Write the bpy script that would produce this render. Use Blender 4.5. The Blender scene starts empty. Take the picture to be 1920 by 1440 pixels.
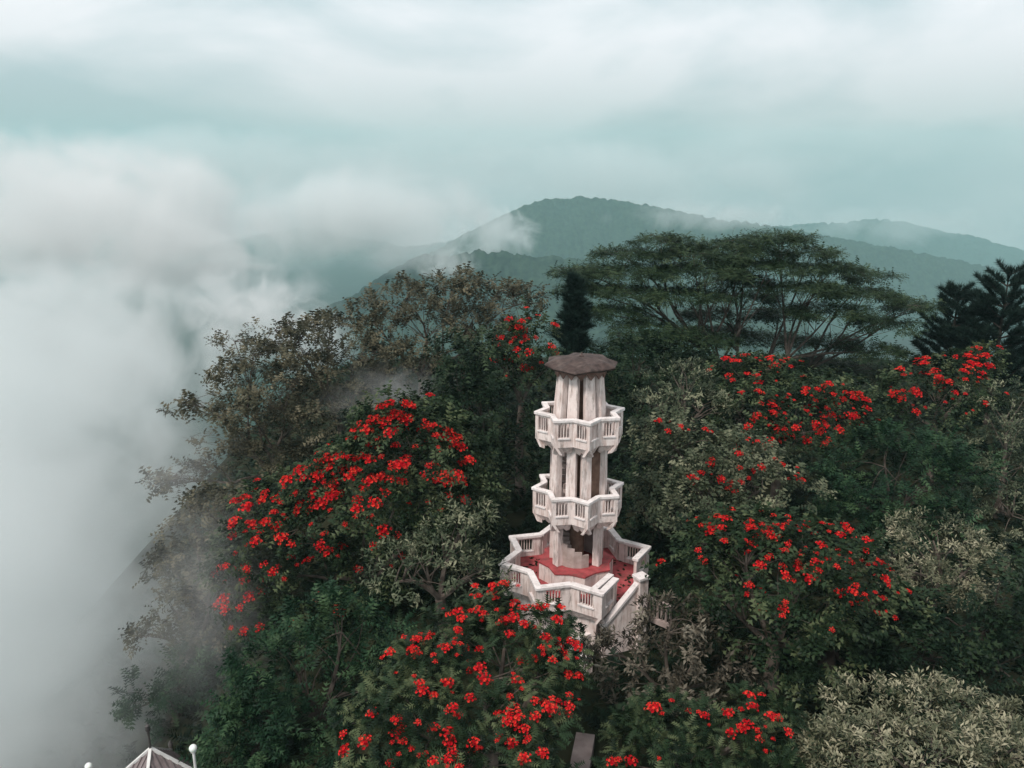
import bpy, math, random
import numpy as np
from mathutils import Vector, Matrix

# ------------------------------------------------------------------ camera, sky, sun, exposure
scene = bpy.context.scene
COL = scene.collection
R = math.radians
CAM_Z, PITCH, FPX, W, H = 18.5, R(15.0), 1500.0, 1920.0, 1440.0
cam_data = bpy.data.cameras.new('camera'); cam_data.sensor_width = 36.0
cam_data.lens = 36.0 * FPX / W; cam_data.clip_start = 0.1; cam_data.clip_end = 20000.0
cam = bpy.data.objects.new('camera', cam_data); COL.objects.link(cam)
cam.location = (0, 0, CAM_Z); cam.rotation_euler = (math.pi / 2 - PITCH, 0, 0)
scene.camera = cam

SUN_EL, SUN_AZ = R(52), R(218)          # azimuth from +Y clockwise: behind the camera, to its left
sun_dir = Vector((math.sin(SUN_AZ) * math.cos(SUN_EL), math.cos(SUN_AZ) * math.cos(SUN_EL), math.sin(SUN_EL)))
world = bpy.data.worlds.new('World'); scene.world = world; world.use_nodes = True
wt = world.node_tree; wn, wl = wt.nodes, wt.links
for n in list(wn): wn.remove(n)
def nd(tree, t, **kw):
    n = tree.nodes.new(t)
    for k, v in kw.items(): setattr(n, k, v)
    return n
def ln(tree, a, b): tree.links.new(a, b)
def mathn(tree, op, a, b=None, c=None, clamp=False):
    n = tree.nodes.new('ShaderNodeMath'); n.operation = op; n.use_clamp = clamp
    for i, v in enumerate((a, b, c)):
        if v is None: continue
        if isinstance(v, (int, float)): n.inputs[i].default_value = v
        else: tree.links.new(v, n.inputs[i])
    return n.outputs[0]
def build_world():
    out = nd(wt, 'ShaderNodeOutputWorld'); bg = nd(wt, 'ShaderNodeBackground'); bg.inputs['Strength'].default_value = 0.1
    sky = nd(wt, 'ShaderNodeTexSky'); sky.sky_type = 'NISHITA'; sky.sun_disc = False
    sky.sun_elevation = SUN_EL; sky.sun_rotation = SUN_AZ; sky.altitude = 900; sky.dust_density = 3.0
    tc = nd(wt, 'ShaderNodeTexCoord'); sep = nd(wt, 'ShaderNodeSeparateXYZ'); ln(wt, tc.outputs['Generated'], sep.inputs[0])
    mp = nd(wt, 'ShaderNodeMapping'); mp.inputs['Scale'].default_value = (2.3, 2.3, 5.6); mp.inputs['Location'].default_value = (3.1, 0.4, 1.7); mp.inputs['Rotation'].default_value = (0, 0.06, 0)
    ln(wt, tc.outputs['Generated'], mp.inputs['Vector'])
    no = nd(wt, 'ShaderNodeTexNoise'); no.inputs['Scale'].default_value = 1.15; no.inputs['Detail'].default_value = 8
    no.inputs['Roughness'].default_value = 0.50; no.inputs['Distortion'].default_value = 0.3
    ln(wt, mp.outputs[0], no.inputs['Vector'])
    rmp = nd(wt, 'ShaderNodeValToRGB'); e = rmp.color_ramp.elements
    e[0].position = 0.39; e[0].color = (0.52, 0.605, 0.62, 1); e[1].position = 0.585; e[1].color = (0.89, 0.87, 0.88, 1)
    ln(wt, no.outputs['Fac'], rmp.inputs[0])
    # the overcast deck is greyer at the horizon and brighter overhead
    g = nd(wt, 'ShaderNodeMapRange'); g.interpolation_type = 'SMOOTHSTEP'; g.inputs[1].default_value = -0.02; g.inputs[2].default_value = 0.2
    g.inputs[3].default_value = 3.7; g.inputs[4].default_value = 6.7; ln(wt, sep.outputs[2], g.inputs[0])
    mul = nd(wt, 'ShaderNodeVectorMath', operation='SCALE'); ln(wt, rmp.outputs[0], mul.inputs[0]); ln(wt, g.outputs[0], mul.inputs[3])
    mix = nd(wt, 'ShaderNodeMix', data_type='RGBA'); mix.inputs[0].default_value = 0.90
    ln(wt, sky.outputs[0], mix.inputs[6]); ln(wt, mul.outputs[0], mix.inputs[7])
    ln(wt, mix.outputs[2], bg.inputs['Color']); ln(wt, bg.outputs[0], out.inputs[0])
build_world()
sl = bpy.data.lights.new('sun', 'SUN'); sl.energy = 1.5; sl.angle = R(10); sl.color = (1.0, 0.94, 0.88)
so = bpy.data.objects.new('sun', sl); COL.objects.link(so); so.location = (-30, -40, 80)
so.rotation_euler = (-sun_dir).to_track_quat('-Z', 'Y').to_euler()
vs = scene.view_settings; vs.view_transform = 'Standard'; vs.look = 'None'; vs.exposure = 0.9; vs.gamma = 1.0; vs.use_curve_mapping = False
cy = scene.cycles
cy.use_denoising = True
cy.max_bounces = 8; cy.diffuse_bounces = 2; cy.glossy_bounces = 1; cy.transmission_bounces = 2; cy.volume_bounces = 4; cy.transparent_max_bounces = 4
cy.volume_step_rate = 1.0; cy.volume_max_steps = 128; cy.use_adaptive_sampling = False

# ------------------------------------------------------------------ helpers
CAMV = np.array([0, 0, CAM_Z]); FWD = np.array([0, math.cos(PITCH), -math.sin(PITCH)]); UP = np.array([0, math.sin(PITCH), math.cos(PITCH)])
def ray(px, py):
    return FWD + np.array([1.0, 0, 0]) * (px - W / 2) / FPX - UP * (py - H / 2) / FPX
def at(px, py, Y):
    d = ray(px, py); return CAMV + d * (Y / d[1])
def atz(px, py, z):
    d = ray(px, py); return CAMV + d * ((z - CAM_Z) / d[2])
def depth(p): return float(np.dot(np.asarray(p) - CAMV, FWD))
def project(P):
    q = np.asarray(P) - CAMV; d = q @ FWD
    return W / 2 + FPX * q[:, 0] / d, H / 2 - FPX * (q @ UP) / d, d

def tag(o, label=None, cat=None, group=None, kind=None):
    if label: o['label'] = label
    if cat: o['category'] = cat
    if group: o['group'] = group
    if kind: o['kind'] = kind
    return o
def link(name, me, mat=None, parent=None):
    o = bpy.data.objects.new(name, me); COL.objects.link(o)
    if mat is not None and len(me.materials) == 0: me.materials.append(mat)
    if parent is not None: o.parent = parent
    return o
def empty(name, loc):
    o = bpy.data.objects.new(name, None); COL.objects.link(o); o.location = loc; o.empty_display_size = 0.3
    return o
def np_mesh(name, V, F, tint=None, smooth=False):
    """V (n,3); F (m,k) of one polygon size; tint one float for each face."""
    me = bpy.data.meshes.new(name); V = np.asarray(V, np.float32); F = np.asarray(F, np.int32); m, k = F.shape
    me.vertices.add(len(V)); me.vertices.foreach_set('co', V.ravel())
    me.loops.add(m * k); me.loops.foreach_set('vertex_index', F.ravel())
    me.polygons.add(m); me.polygons.foreach_set('loop_start', np.arange(0, m * k, k, dtype=np.int32))
    me.polygons.foreach_set('loop_total', np.full(m, k, np.int32))
    if smooth: me.polygons.foreach_set('use_smooth', np.ones(m, bool))
    if tint is not None:
        a = me.attributes.new('tint', 'FLOAT', 'FACE'); a.data.foreach_set('value', np.asarray(tint, np.float32))
    me.update(calc_edges=True); return me

class MB:
    """collects shapes, links them as one mesh object"""
    def __init__(s): s.v, s.f = [], []
    def add(s, vs, fs):
        b = len(s.v); s.v += [tuple(map(float, p)) for p in vs]; s.f += [tuple(b + i for i in f) for f in fs]; return s
    def box(s, c, size, rz=0.0, taper=1.0):
        hx, hy, hz = size[0] / 2, size[1] / 2, size[2] / 2; ca, sa = math.cos(rz), math.sin(rz); vs = []
        for z, t in ((-hz, 1.0), (hz, taper)):
            for x, y in ((-hx, -hy), (hx, -hy), (hx, hy), (-hx, hy)):
                x2, y2 = x * t, y * t; vs.append((c[0] + x2 * ca - y2 * sa, c[1] + x2 * sa + y2 * ca, c[2] + z))
        return s.add(vs, [(3, 2, 1, 0), (4, 5, 6, 7), (0, 1, 5, 4), (1, 2, 6, 5), (2, 3, 7, 6), (3, 0, 4, 7)])
    def hexa(s, lo, hi):
        """prism between two polygons of equal count (lo below, hi above)"""
        n = len(lo); vs = list(lo) + list(hi)
        fs = [tuple(range(n - 1, -1, -1)), tuple(range(n, 2 * n))] + [(i, (i + 1) % n, n + (i + 1) % n, n + i) for i in range(n)]
        return s.add(vs, fs)
    def beam(s, a, b, w, h, up=(0, 0, 1)):
        a, b = Vector(a), Vector(b); d = (b - a).normalized(); u = Vector(up); sd = d.cross(u).normalized() * (w / 2); t = sd.cross(d).normalized() * (h / 2)
        q = [a - sd - t, a + sd - t, a + sd + t, a - sd + t, b - sd - t, b + sd - t, b + sd + t, b - sd + t]
        return s.add(q, [(0, 1, 2, 3), (7, 6, 5, 4), (0, 4, 5, 1), (1, 5, 6, 2), (2, 6, 7, 3), (3, 7, 4, 0)])
    def tube(s, pts, rad, n=6):
        pts = [Vector(p) for p in pts]; vs = []; fs = []
        for i, p in enumerate(pts):
            d = (pts[min(i + 1, len(pts) - 1)] - pts[max(i - 1, 0)]); d = d.normalized() if d.length > 1e-6 else Vector((0, 0, 1))
            a = d.cross(Vector((0.31, 0.95, 0.05))); a = a.normalized() if a.length > 1e-4 else Vector((1, 0, 0)); b = d.cross(a)
            for k in range(n):
                t = 2 * math.pi * k / n; vs.append(p + (a * math.cos(t) + b * math.sin(t)) * rad[i])
        for i in range(len(pts) - 1):
            for k in range(n):
                k2 = (k + 1) % n; fs.append((i * n + k, i * n + k2, (i + 1) * n + k2, (i + 1) * n + k))
        fs.append(tuple(range(n - 1, -1, -1))); fs.append(tuple(range((len(pts) - 1) * n, len(pts) * n)))
        return s.add(vs, fs)
    def lathe(s, prof, c, n=16):
        vs = []; fs = []
        for r, z in prof:
            for k in range(n):
                t = 2 * math.pi * k / n; vs.append((c[0] + r * math.cos(t), c[1] + r * math.sin(t), c[2] + z))
        m = len(prof)
        for i in range(m - 1):
            for k in range(n):
                k2 = (k + 1) % n; fs.append((i * n + k, i * n + k2, (i + 1) * n + k2, (i + 1) * n + k))
        fs.append(tuple(range(n - 1, -1, -1))); fs.append(tuple(range((m - 1) * n, m * n)))
        return s.add(vs, fs)
    def mesh(s, name, smooth=False):
        me = bpy.data.meshes.new(name); me.from_pydata(s.v, [], s.f); me.update()
        import bmesh
        bm = bmesh.new(); bm.from_mesh(me); bmesh.ops.recalc_face_normals(bm, faces=bm.faces); bm.to_mesh(me); bm.free()
        if smooth: me.polygons.foreach_set('use_smooth', np.ones(len(me.polygons), bool))
        return me
    def build(s, name, mat, parent=None, smooth=False, bevel=0.0):
        o = link(name, s.mesh(name, smooth), mat, parent)
        if bevel:
            b = o.modifiers.new('bevel', 'BEVEL'); b.width = bevel; b.segments = 2; b.limit_method = 'ANGLE'
        return o

# ------------------------------------------------------------------ materials
MAT = {}
def mat_new(name):
    m = bpy.data.materials.new(name); m.use_nodes = True; t = m.node_tree
    for n in list(t.nodes): t.nodes.remove(n)
    out = nd(t, 'ShaderNodeOutputMaterial'); MAT[name] = m; return m, t, out
def rough_mat(name, c1, c2, scale=3.0, rough=0.85, bump=0.15, dirt=None, dirt_amt=0.5, bscale=None, streak=False, spec=0.3, mould=0.0):
    m, t, out = mat_new(name); p = nd(t, 'ShaderNodeBsdfPrincipled'); ln(t, p.outputs[0], out.inputs[0])
    tc = nd(t, 'ShaderNodeTexCoord'); geo = nd(t, 'ShaderNodeNewGeometry')
    n1 = nd(t, 'ShaderNodeTexNoise'); n1.inputs['Scale'].default_value = scale; n1.inputs['Detail'].default_value = 6
    ln(t, geo.outputs['Position'], n1.inputs['Vector'])
    r = nd(t, 'ShaderNodeValToRGB'); r.color_ramp.elements[0].position = 0.35; r.color_ramp.elements[1].position = 0.68
    r.color_ramp.elements[0].color = (*c1, 1); r.color_ramp.elements[1].color = (*c2, 1); ln(t, n1.outputs['Fac'], r.inputs[0]); col = r.outputs[0]
    if dirt:
        mp = nd(t, 'ShaderNodeMapping'); mp.inputs['Scale'].default_value = (5, 5, 0.7) if streak else (1.3, 1.3, 1.3)
        ln(t, geo.outputs['Position'], mp.inputs['Vector'])
        n2 = nd(t, 'ShaderNodeTexNoise'); n2.inputs['Scale'].default_value = 1.6; n2.inputs['Detail'].default_value = 8; n2.inputs['Roughness'].default_value = 0.65
        ln(t, mp.outputs[0], n2.inputs['Vector'])
        mr = nd(t, 'ShaderNodeMapRange'); mr.inputs[1].default_value = 0.5; mr.inputs[2].default_value = 0.75; mr.inputs[4].default_value = dirt_amt
        ln(t, n2.outputs['Fac'], mr.inputs[0])
        mx = nd(t, 'ShaderNodeMix', data_type='RGBA'); ln(t, mr.outputs[0], mx.inputs[0]); ln(t, col, mx.inputs[6]); mx.inputs[7].default_value = (*dirt, 1); col = mx.outputs[2]
    if mould:
        mp2 = nd(t, 'ShaderNodeMapping'); mp2.inputs['Scale'].default_value = (4.2, 4.2, 0.8); mp2.inputs['Location'].default_value = (4, 2, 7); ln(t, geo.outputs['Position'], mp2.inputs['Vector'])
        n4 = nd(t, 'ShaderNodeTexNoise'); n4.inputs['Scale'].default_value = 1.3; n4.inputs['Detail'].default_value = 6; n4.inputs['Roughness'].default_value = 0.7; ln(t, mp2.outputs[0], n4.inputs['Vector'])
        m4 = nd(t, 'ShaderNodeMapRange'); m4.inputs[1].default_value = 0.52; m4.inputs[2].default_value = 0.70; m4.inputs[4].default_value = mould; ln(t, n4.outputs['Fac'], m4.inputs[0])
        x4 = nd(t, 'ShaderNodeMix', data_type='RGBA'); ln(t, m4.outputs[0], x4.inputs[0]); ln(t, col, x4.inputs[6]); x4.inputs[7].default_value = (0.085, 0.070, 0.055, 1); col = x4.outputs[2]
    ln(t, col, p.inputs['Base Color']); p.inputs['Roughness'].default_value = rough; p.inputs['Specular IOR Level'].default_value = spec
    if bump:
        n3 = nd(t, 'ShaderNodeTexNoise'); n3.inputs['Scale'].default_value = bscale or scale * 6; n3.inputs['Detail'].default_value = 5
        ln(t, geo.outputs['Position'], n3.inputs['Vector'])
        b = nd(t, 'ShaderNodeBump'); b.inputs['Strength'].default_value = bump; b.inputs['Distance'].default_value = 0.05
        ln(t, n3.outputs['Fac'], b.inputs['Height']); ln(t, b.outputs[0], p.inputs['Normal'])
    return m
def leaf_mat(name, dark, mid, light, trans=0.15, spec=0.12, rough=0.5):
    """tint (one random value for each leaf spray) picks the leaf colour"""
    m, t, out = mat_new(name); p = nd(t, 'ShaderNodeBsdfPrincipled'); tr = nd(t, 'ShaderNodeBsdfTranslucent'); mx = nd(t, 'ShaderNodeMixShader')
    a = nd(t, 'ShaderNodeAttribute'); a.attribute_name = 'tint'
    r = nd(t, 'ShaderNodeValToRGB'); e = r.color_ramp.elements; e[0].color = (*dark, 1); e[1].color = (*light, 1); e[0].position = 0.05; e[1].position = 0.97
    k = e.new(0.5); k.color = (*mid, 1)
    ln(t, a.outputs['Fac'], r.inputs[0]); ln(t, r.outputs[0], p.inputs['Base Color']); ln(t, r.outputs[0], tr.inputs['Color'])
    p.inputs['Roughness'].default_value = rough; p.inputs['Specular IOR Level'].default_value = spec
    mx.inputs[0].default_value = trans; ln(t, p.outputs[0], mx.inputs[1]); ln(t, tr.outputs[0], mx.inputs[2]); ln(t, mx.outputs[0], out.inputs[0])
    return m

rough_mat('plaster', (0.72, 0.585, 0.545), (0.84, 0.73, 0.69), 2.5, 0.85, 0.2, dirt=(0.32, 0.17, 0.12), dirt_amt=0.7, streak=True, mould=0.7)
rough_mat('cap_plaster', (0.74, 0.66, 0.64), (0.84, 0.77, 0.75), 3.0, 0.8, 0.15, dirt=(0.30, 0.25, 0.21), dirt_amt=0.6, mould=0.35)
rough_mat('red_floor', (0.30, 0.045, 0.05), (0.46, 0.085, 0.09), 3.0, 0.7, 0.1, dirt=(0.10, 0.05, 0.04), dirt_amt=0.9, mould=0.6)
rough_mat('roof_brown', (0.035, 0.022, 0.019), (0.085, 0.055, 0.048), 5.0, 0.7, 0.6, dirt=(0.19, 0.14, 0.12), dirt_amt=0.6)
rough_mat('fringe_brown', (0.16, 0.09, 0.07), (0.30, 0.18, 0.15), 4.0, 0.8, 0.2)
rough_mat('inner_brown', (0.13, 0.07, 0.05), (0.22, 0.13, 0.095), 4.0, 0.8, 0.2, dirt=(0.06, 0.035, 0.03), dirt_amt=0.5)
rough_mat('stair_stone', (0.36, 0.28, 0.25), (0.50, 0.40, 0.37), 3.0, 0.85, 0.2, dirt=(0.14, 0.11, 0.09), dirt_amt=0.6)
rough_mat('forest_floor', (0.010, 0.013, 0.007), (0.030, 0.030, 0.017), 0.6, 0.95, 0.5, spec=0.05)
rough_mat('far_forest', (0.006, 0.018, 0.013), (0.032, 0.058, 0.036), 0.09, 0.95, 0.0, dirt=(0.09, 0.10, 0.06), dirt_amt=0.5, spec=0.05)
rough_mat('bark', (0.07, 0.055, 0.045), (0.16, 0.13, 0.11), 3.0, 0.9, 0.4, spec=0.1)
rough_mat('bark_dark', (0.035, 0.028, 0.024), (0.08, 0.065, 0.055), 3.0, 0.9, 0.4, spec=0.1)
rough_mat('path_stone', (0.13, 0.10, 0.095), (0.22, 0.18, 0.17), 2.0, 0.9, 0.2, dirt=(0.12, 0.10, 0.08), dirt_amt=0.6)
rough_mat('tin_roof', (0.17, 0.135, 0.135), (0.27, 0.22, 0.22), 3.0, 0.6, 0.1, dirt=(0.14, 0.11, 0.10), dirt_amt=0.5)
rough_mat('white_paint', (0.62, 0.60, 0.58), (0.78, 0.76, 0.74), 3.0, 0.6, 0.05)
rough_mat('dark_metal', (0.05, 0.045, 0.045), (0.10, 0.09, 0.085), 5.0, 0.5, 0.05)
m, t, out = mat_new('globe_glass'); p = nd(t, 'ShaderNodeBsdfPrincipled'); ln(t, p.outputs[0], out.inputs[0])
p.inputs['Base Color'].default_value = (0.82, 0.84, 0.80, 1); p.inputs['Roughness'].default_value = 0.25; p.inputs['Subsurface Weight'].default_value = 0.2
leaf_mat('petal', (0.42, 0.006, 0.014), (0.80, 0.014, 0.024), (0.90, 0.085, 0.05), 0.28, 0.1)
leaf_mat('leaf_tulip', (0.005, 0.012, 0.006), (0.024, 0.046, 0.021), (0.105, 0.128, 0.062))
leaf_mat('leaf_feather', (0.005, 0.016, 0.009), (0.019, 0.050, 0.025), (0.060, 0.105, 0.048))
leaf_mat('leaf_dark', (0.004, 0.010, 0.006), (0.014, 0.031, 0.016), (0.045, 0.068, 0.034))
leaf_mat('leaf_grey', (0.030, 0.032, 0.020), (0.085, 0.080, 0.050), (0.165, 0.145, 0.095))
leaf_mat('leaf_pale', (0.028, 0.040, 0.020), (0.135, 0.138, 0.082), (0.38, 0.345, 0.235), 0.15, 0.2)
leaf_mat('leaf_silver', (0.018, 0.028, 0.016), (0.080, 0.098, 0.058), (0.24, 0.24, 0.155))
leaf_mat('leaf_brown', (0.022, 0.020, 0.014), (0.080, 0.068, 0.050), (0.20, 0.175, 0.135))
leaf_mat('leaf_albizia', (0.008, 0.018, 0.008), (0.026, 0.050, 0.023), (0.075, 0.105, 0.050))
leaf_mat('needle', (0.006, 0.014, 0.012), (0.013, 0.028, 0.022), (0.028, 0.050, 0.036))

# ------------------------------------------------------------------ ground, path, far ridges
def vnoise(x, y, seed=0):
    def h(i, j): s = np.sin(i * 127.1 + j * 311.7 + seed * 74.7) * 43758.5453; return s - np.floor(s)
    xi, yi = np.floor(x), np.floor(y); u, v = x - xi, y - yi; u = u * u * (3 - 2 * u); v = v * v * (3 - 2 * v)
    return (h(xi, yi) * (1 - u) + h(xi + 1, yi) * u) * (1 - v) + (h(xi, yi + 1) * (1 - u) + h(xi + 1, yi + 1) * u) * v
def fbm(x, y, o=5, seed=0):
    a, s, f = 0.0, 0.5, 1.0
    for i in range(o): a = a + s * vnoise(x * f, y * f, seed + i); s *= 0.5; f *= 2.03
    return a
def sp(x, w): return w * np.logaddexp(0, x / w)
def gz(x, y):
    x = np.asarray(x, float); y = np.asarray(y, float)
    d = 1.15 * sp(-(x + 7.5 + 0.2 * np.maximum(y - 30, 0)), 2.0) + 0.55 * sp(y - 82, 5) + 0.25 * sp(x - 60, 8) + 0.35 * sp(-y - 20, 5)
    near = np.exp(-d / 25.0)
    return -430 * (1 - np.exp(-d / 430)) + (fbm(x * 0.15, y * 0.15, 4, 3) - 0.5) * 1.0 * near + (fbm(x * 0.006, y * 0.006, 5, 9) - 0.5) * 50 * (1 - near)
def ground():
    def axis(lo, hi, n): # dense near the hill, stretching to the horizon
        u = np.linspace(-1, 1, n); s = np.sinh(u * 6.0) / math.sinh(6.0); return np.where(u < 0, -s * lo, s * hi)
    xs = axis(-4600, 4600, 260); ys = axis(-2500, 4550, 260) + 30
    X, Y = np.meshgrid(xs, ys); Z = gz(X, Y)
    V = np.stack([X, Y, Z], -1).reshape(-1, 3); n = 260; i, j = np.meshgrid(np.arange(n - 1), np.arange(n - 1)); a = (j * n + i).ravel()
    F = np.stack([a, a + 1, a + n + 1, a + n], -1)
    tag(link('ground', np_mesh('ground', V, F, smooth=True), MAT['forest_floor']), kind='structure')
ground()

def ridge(name, sil, Y, base, slope, seed, bump, step, ext=0.0):
    """a wooded ridge: crest through the points sil (picture x, y at distance Y), falling to base on both sides"""
    P = np.array([at(px, py, Y) for px, py in sil]); x = np.arange(P[0, 0], P[-1, 0], step); z = np.interp(x, P[:, 0], P[:, 2])
    k = max(3, int(30 / step)); ker = np.hanning(k); ker /= ker.sum(); zp = np.pad(z, k, mode='edge'); z = np.convolve(zp, ker, 'same')[k:-k]
    rows = np.concatenate([np.linspace(-1, -0.12, 46) * 1.0, np.linspace(-0.11, 0.11, 15), np.linspace(0.14, 1, 12)])
    span = (z.max() - base) / slope
    XX, T = np.meshgrid(x, rows)
    YY = Y + T * span + (fbm(XX * 0.004, T * 2, 3, seed) - 0.5) * span * 0.35
    prof = np.clip(1 - np.abs(T), 0, 1) ** 1.0
    spur = (fbm(XX * 0.010 + 3, YY * 0.004, 4, seed + 5) - 0.5) * 1.3 * (1 - prof) * prof * 2
    ZZ = base + (z[None, :] - base) * np.clip(np.minimum(prof + spur * 0.9, 0.12 + 0.88 * prof), 0, None)
    # tree-top bumps
    bx = XX / bump * 0.9; by = YY / bump * 0.9
    t = vnoise(bx, by, seed + 1) * 0.65 + vnoise(bx * 2.3, by * 2.3, seed + 2) * 0.35
    ZZ = ZZ + (t - 0.4) * bump * (0.35 + 1.5 * vnoise(XX / bump * 0.13, YY / bump * 0.13, seed + 8))
    V = np.stack([XX, YY, ZZ], -1).reshape(-1, 3); n = len(x); m = len(rows)
    i, j = np.meshgrid(np.arange(n - 1), np.arange(m - 1)); a = (j * n + i).ravel(); F = np.stack([a, a + 1, a + n + 1, a + n], -1)
    return tag(link(name, np_mesh(name, V, F), MAT['far_forest']), kind='structure')
ridge('hill', [(380, 760), (520, 640), (600, 580), (660, 555), (720, 515), (790, 478), (850, 480), (900, 470), (1000, 478), (1120, 490), (1300, 540), (1500, 600)], 1400, -440, 0.75, 11, 9.0, 2.0)
ridge('mountain', [(520, 640), (620, 580), (720, 520), (830, 460), (920, 412), (975, 388), (1010, 376), (1060, 374), (1095, 370), (1180, 379), (1250, 392), (1330, 410), (1440, 422), (1540, 440), (1700, 470), (1950, 520)], 2500, -450, 0.7, 23, 11.0, 3.4)
ridge('mountain', [(-500, 430), (-100, 462), (150, 436), (330, 470), (560, 428), (760, 462), (1000, 440), (1200, 452), (1420, 430), (1510, 421), (1580, 418), (1640, 411), (1690, 416), (1760, 432), (1840, 448), (1920, 470), (2100, 500), (2500, 480)], 4300, -470, 0.6, 37, 18.0, 9.0)

# ------------------------------------------------------------------ the star-shaped tower
TY = 30.0
TX = float(at(1084, 900, TY)[0])
def zt(py): return float(at(1084, py, TY)[2])
def star(Rr, z, rot, inner=0.765, cx=TX, cyy=TY):
    return [(cx + Rr * (1 if k % 2 == 0 else inner) * math.cos(rot + k * math.pi / 8), cyy + Rr * (1 if k % 2 == 0 else inner) * math.sin(rot + k * math.pi / 8), z) for k in range(16)]
ROT = R(-82)
tower = empty('lookout_tower', (TX, TY, float(gz(TX, TY))))
tag(tower, 'tall white concrete lookout tower with star-shaped balconies and a dark brown cap roof', 'tower')
def T(o):       # parts are modelled in world coordinates
    o.matrix_parent_inverse = Matrix.Translation(-Vector(tower.location)); return o
def par(o, parent):
    o.parent = parent; return o
def parapet(parent, Rr, zfloor, h, rot, edges, bars=3, thick=0.10, cap=(0.21, 0.11), opening=(0.21, 0.79), sill=0.22, skirt=True, skip_open=()):
    pts = star(Rr, 0, rot)
    c = Vector((TX, TY, 0))
    for k in edges:
        a = Vector(pts[k]); b = Vector(pts[(k + 1) % 16]); d = (b - a); L = d.length; d.normalize()
        nrm = Vector((d.y, -d.x, 0)); nrm = nrm if nrm.dot((a + b) / 2 - c) > 0 else -nrm
        def P(u, z, off=0.0): return a + d * (u * L) + Vector((0, 0, z)) + nrm * off
        def slab(mb, u0, u1, z0, z1, o0=-thick, o1=0.0):
            mb.hexa([P(u0, z0, o0), P(u1, z0, o0), P(u1, z0, o1), P(u0, z0, o1)], [P(u0, z1, o0), P(u1, z1, o0), P(u1, z1, o1), P(u0, z1, o1)])
        z0, z1 = zfloor - 0.14, zfloor + h
        mb = MB()
        if k in skip_open: slab(mb, 0, 1, z0, z1)
        else:
            o0, o1 = opening
            slab(mb, 0, o0, z0, z1); slab(mb, o1, 1, z0, z1); slab(mb, o0, o1, z0, zfloor + sill); slab(mb, o0, o1, z1 - 0.07, z1)
        par(mb.build('parapet_panel', MAT['plaster']), parent)
        if k not in skip_open:
            s = MB(); slab(s, o0 - 0.04, o1 + 0.04, zfloor + sill - 0.035, zfloor + sill + 0.02, -thick - 0.02, 0.045); par(s.build('sill', MAT['cap_plaster']), parent)
            for q in range(bars):
                u = o0 + (o1 - o0) * (q + 1) / (bars + 1)
                bb = MB(); cpos = P(u, (zfloor + sill + 0.02 + z1 - 0.07) / 2, -thick / 2)
                bb.box(cpos, (0.034, 0.05, z1 - 0.07 - zfloor - sill - 0.02), math.atan2(d.y, d.x)); par(bb.build('baluster', MAT['plaster']), parent)
        cp = MB(); ex = 0.035
        A = P(0, z1 + cap[1] / 2, -thick / 2) - d * ex; B = P(1, z1 + cap[1] / 2 , -thick / 2) + d * ex
        cp.beam(A, B, cap[0], cap[1] + 0.004 * (k % 2)); par(cp.build('handrail', MAT['cap_plaster'], bevel=0.015), parent)
        if skirt:
            sk = MB(); zb = zfloor - 0.14
            prof = [(0, 0), (0, -0.30), (0.18, -0.38), (0.36, -0.22), (0.5, -0.30), (0.64, -0.22), (0.82, -0.38), (1, -0.30), (1, 0)]
            def Q(u, z, off): return P(u, zb - 0.003 + z, off + z * 0.62)
            lo = [Q(u, z, -0.14) for u, z in prof]; hi = [Q(u, z, -0.03) for u, z in prof]
            n = len(prof); fs = [(i, (i + 1) % n, n + (i + 1) % n, n + i) for i in range(n)]
            for base in (0, n):   # fan over the concave profile: strip it by columns
                fs += [(base + 0, base + 1, base + 2), (base + 0, base + 2, base + 3), (base + 0, base + 3, base + 4), (base + 0, base + 4, base + 8), (base + 8, base + 4, base + 5), (base + 8, base + 5, base + 6), (base + 8, base + 6, base + 7)]
            sk.add(lo + hi, fs); par(sk.build('cusped_skirt', MAT['plaster']), parent)
def slab_star(name, Rr, z0, z1, mat, rot=ROT, inner=0.765):
    return T(MB().hexa(star(Rr, z0, rot, inner), star(Rr, z1, rot, inner)).build(name, MAT[mat], tower))

ZR1, ZR2, ZR3 = zt(768), zt(909), zt(1040)          # the three rim heights
PH = 0.86
F1, F2, F3 = ZR1 - PH - 0.1, ZR2 - PH - 0.1, ZR3 - PH - 0.1
# upper and middle balcony, terrace: the slab is the part, its railings the sub-parts
b1 = slab_star('balcony', 1.70, F1 - 0.14, F1, 'stair_stone'); parapet(b1, 1.76, F1, PH, ROT, range(16))
b2 = slab_star('balcony', 1.78, F2 - 0.14, F2, 'stair_stone'); parapet(b2, 1.84, F2, PH, ROT, range(16))
TR = 3.22
ter = slab_star('terrace', TR - 0.06, F3 - 0.16, F3, 'red_floor', rot=R(-77))
edges3 = [k for k in range(16) if k not in (1, 2)]
parapet(ter, TR, F3, PH, R(-77), edges3, bars=4, thick=0.13, cap=(0.27, 0.12), opening=(0.28, 0.72))
# lower drum under the terrace
T(MB().hexa(star(2.3, -1.0, R(-77)), star(2.75, F3 - 0.17, R(-77))).build('base', MAT['plaster'], tower))
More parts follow.
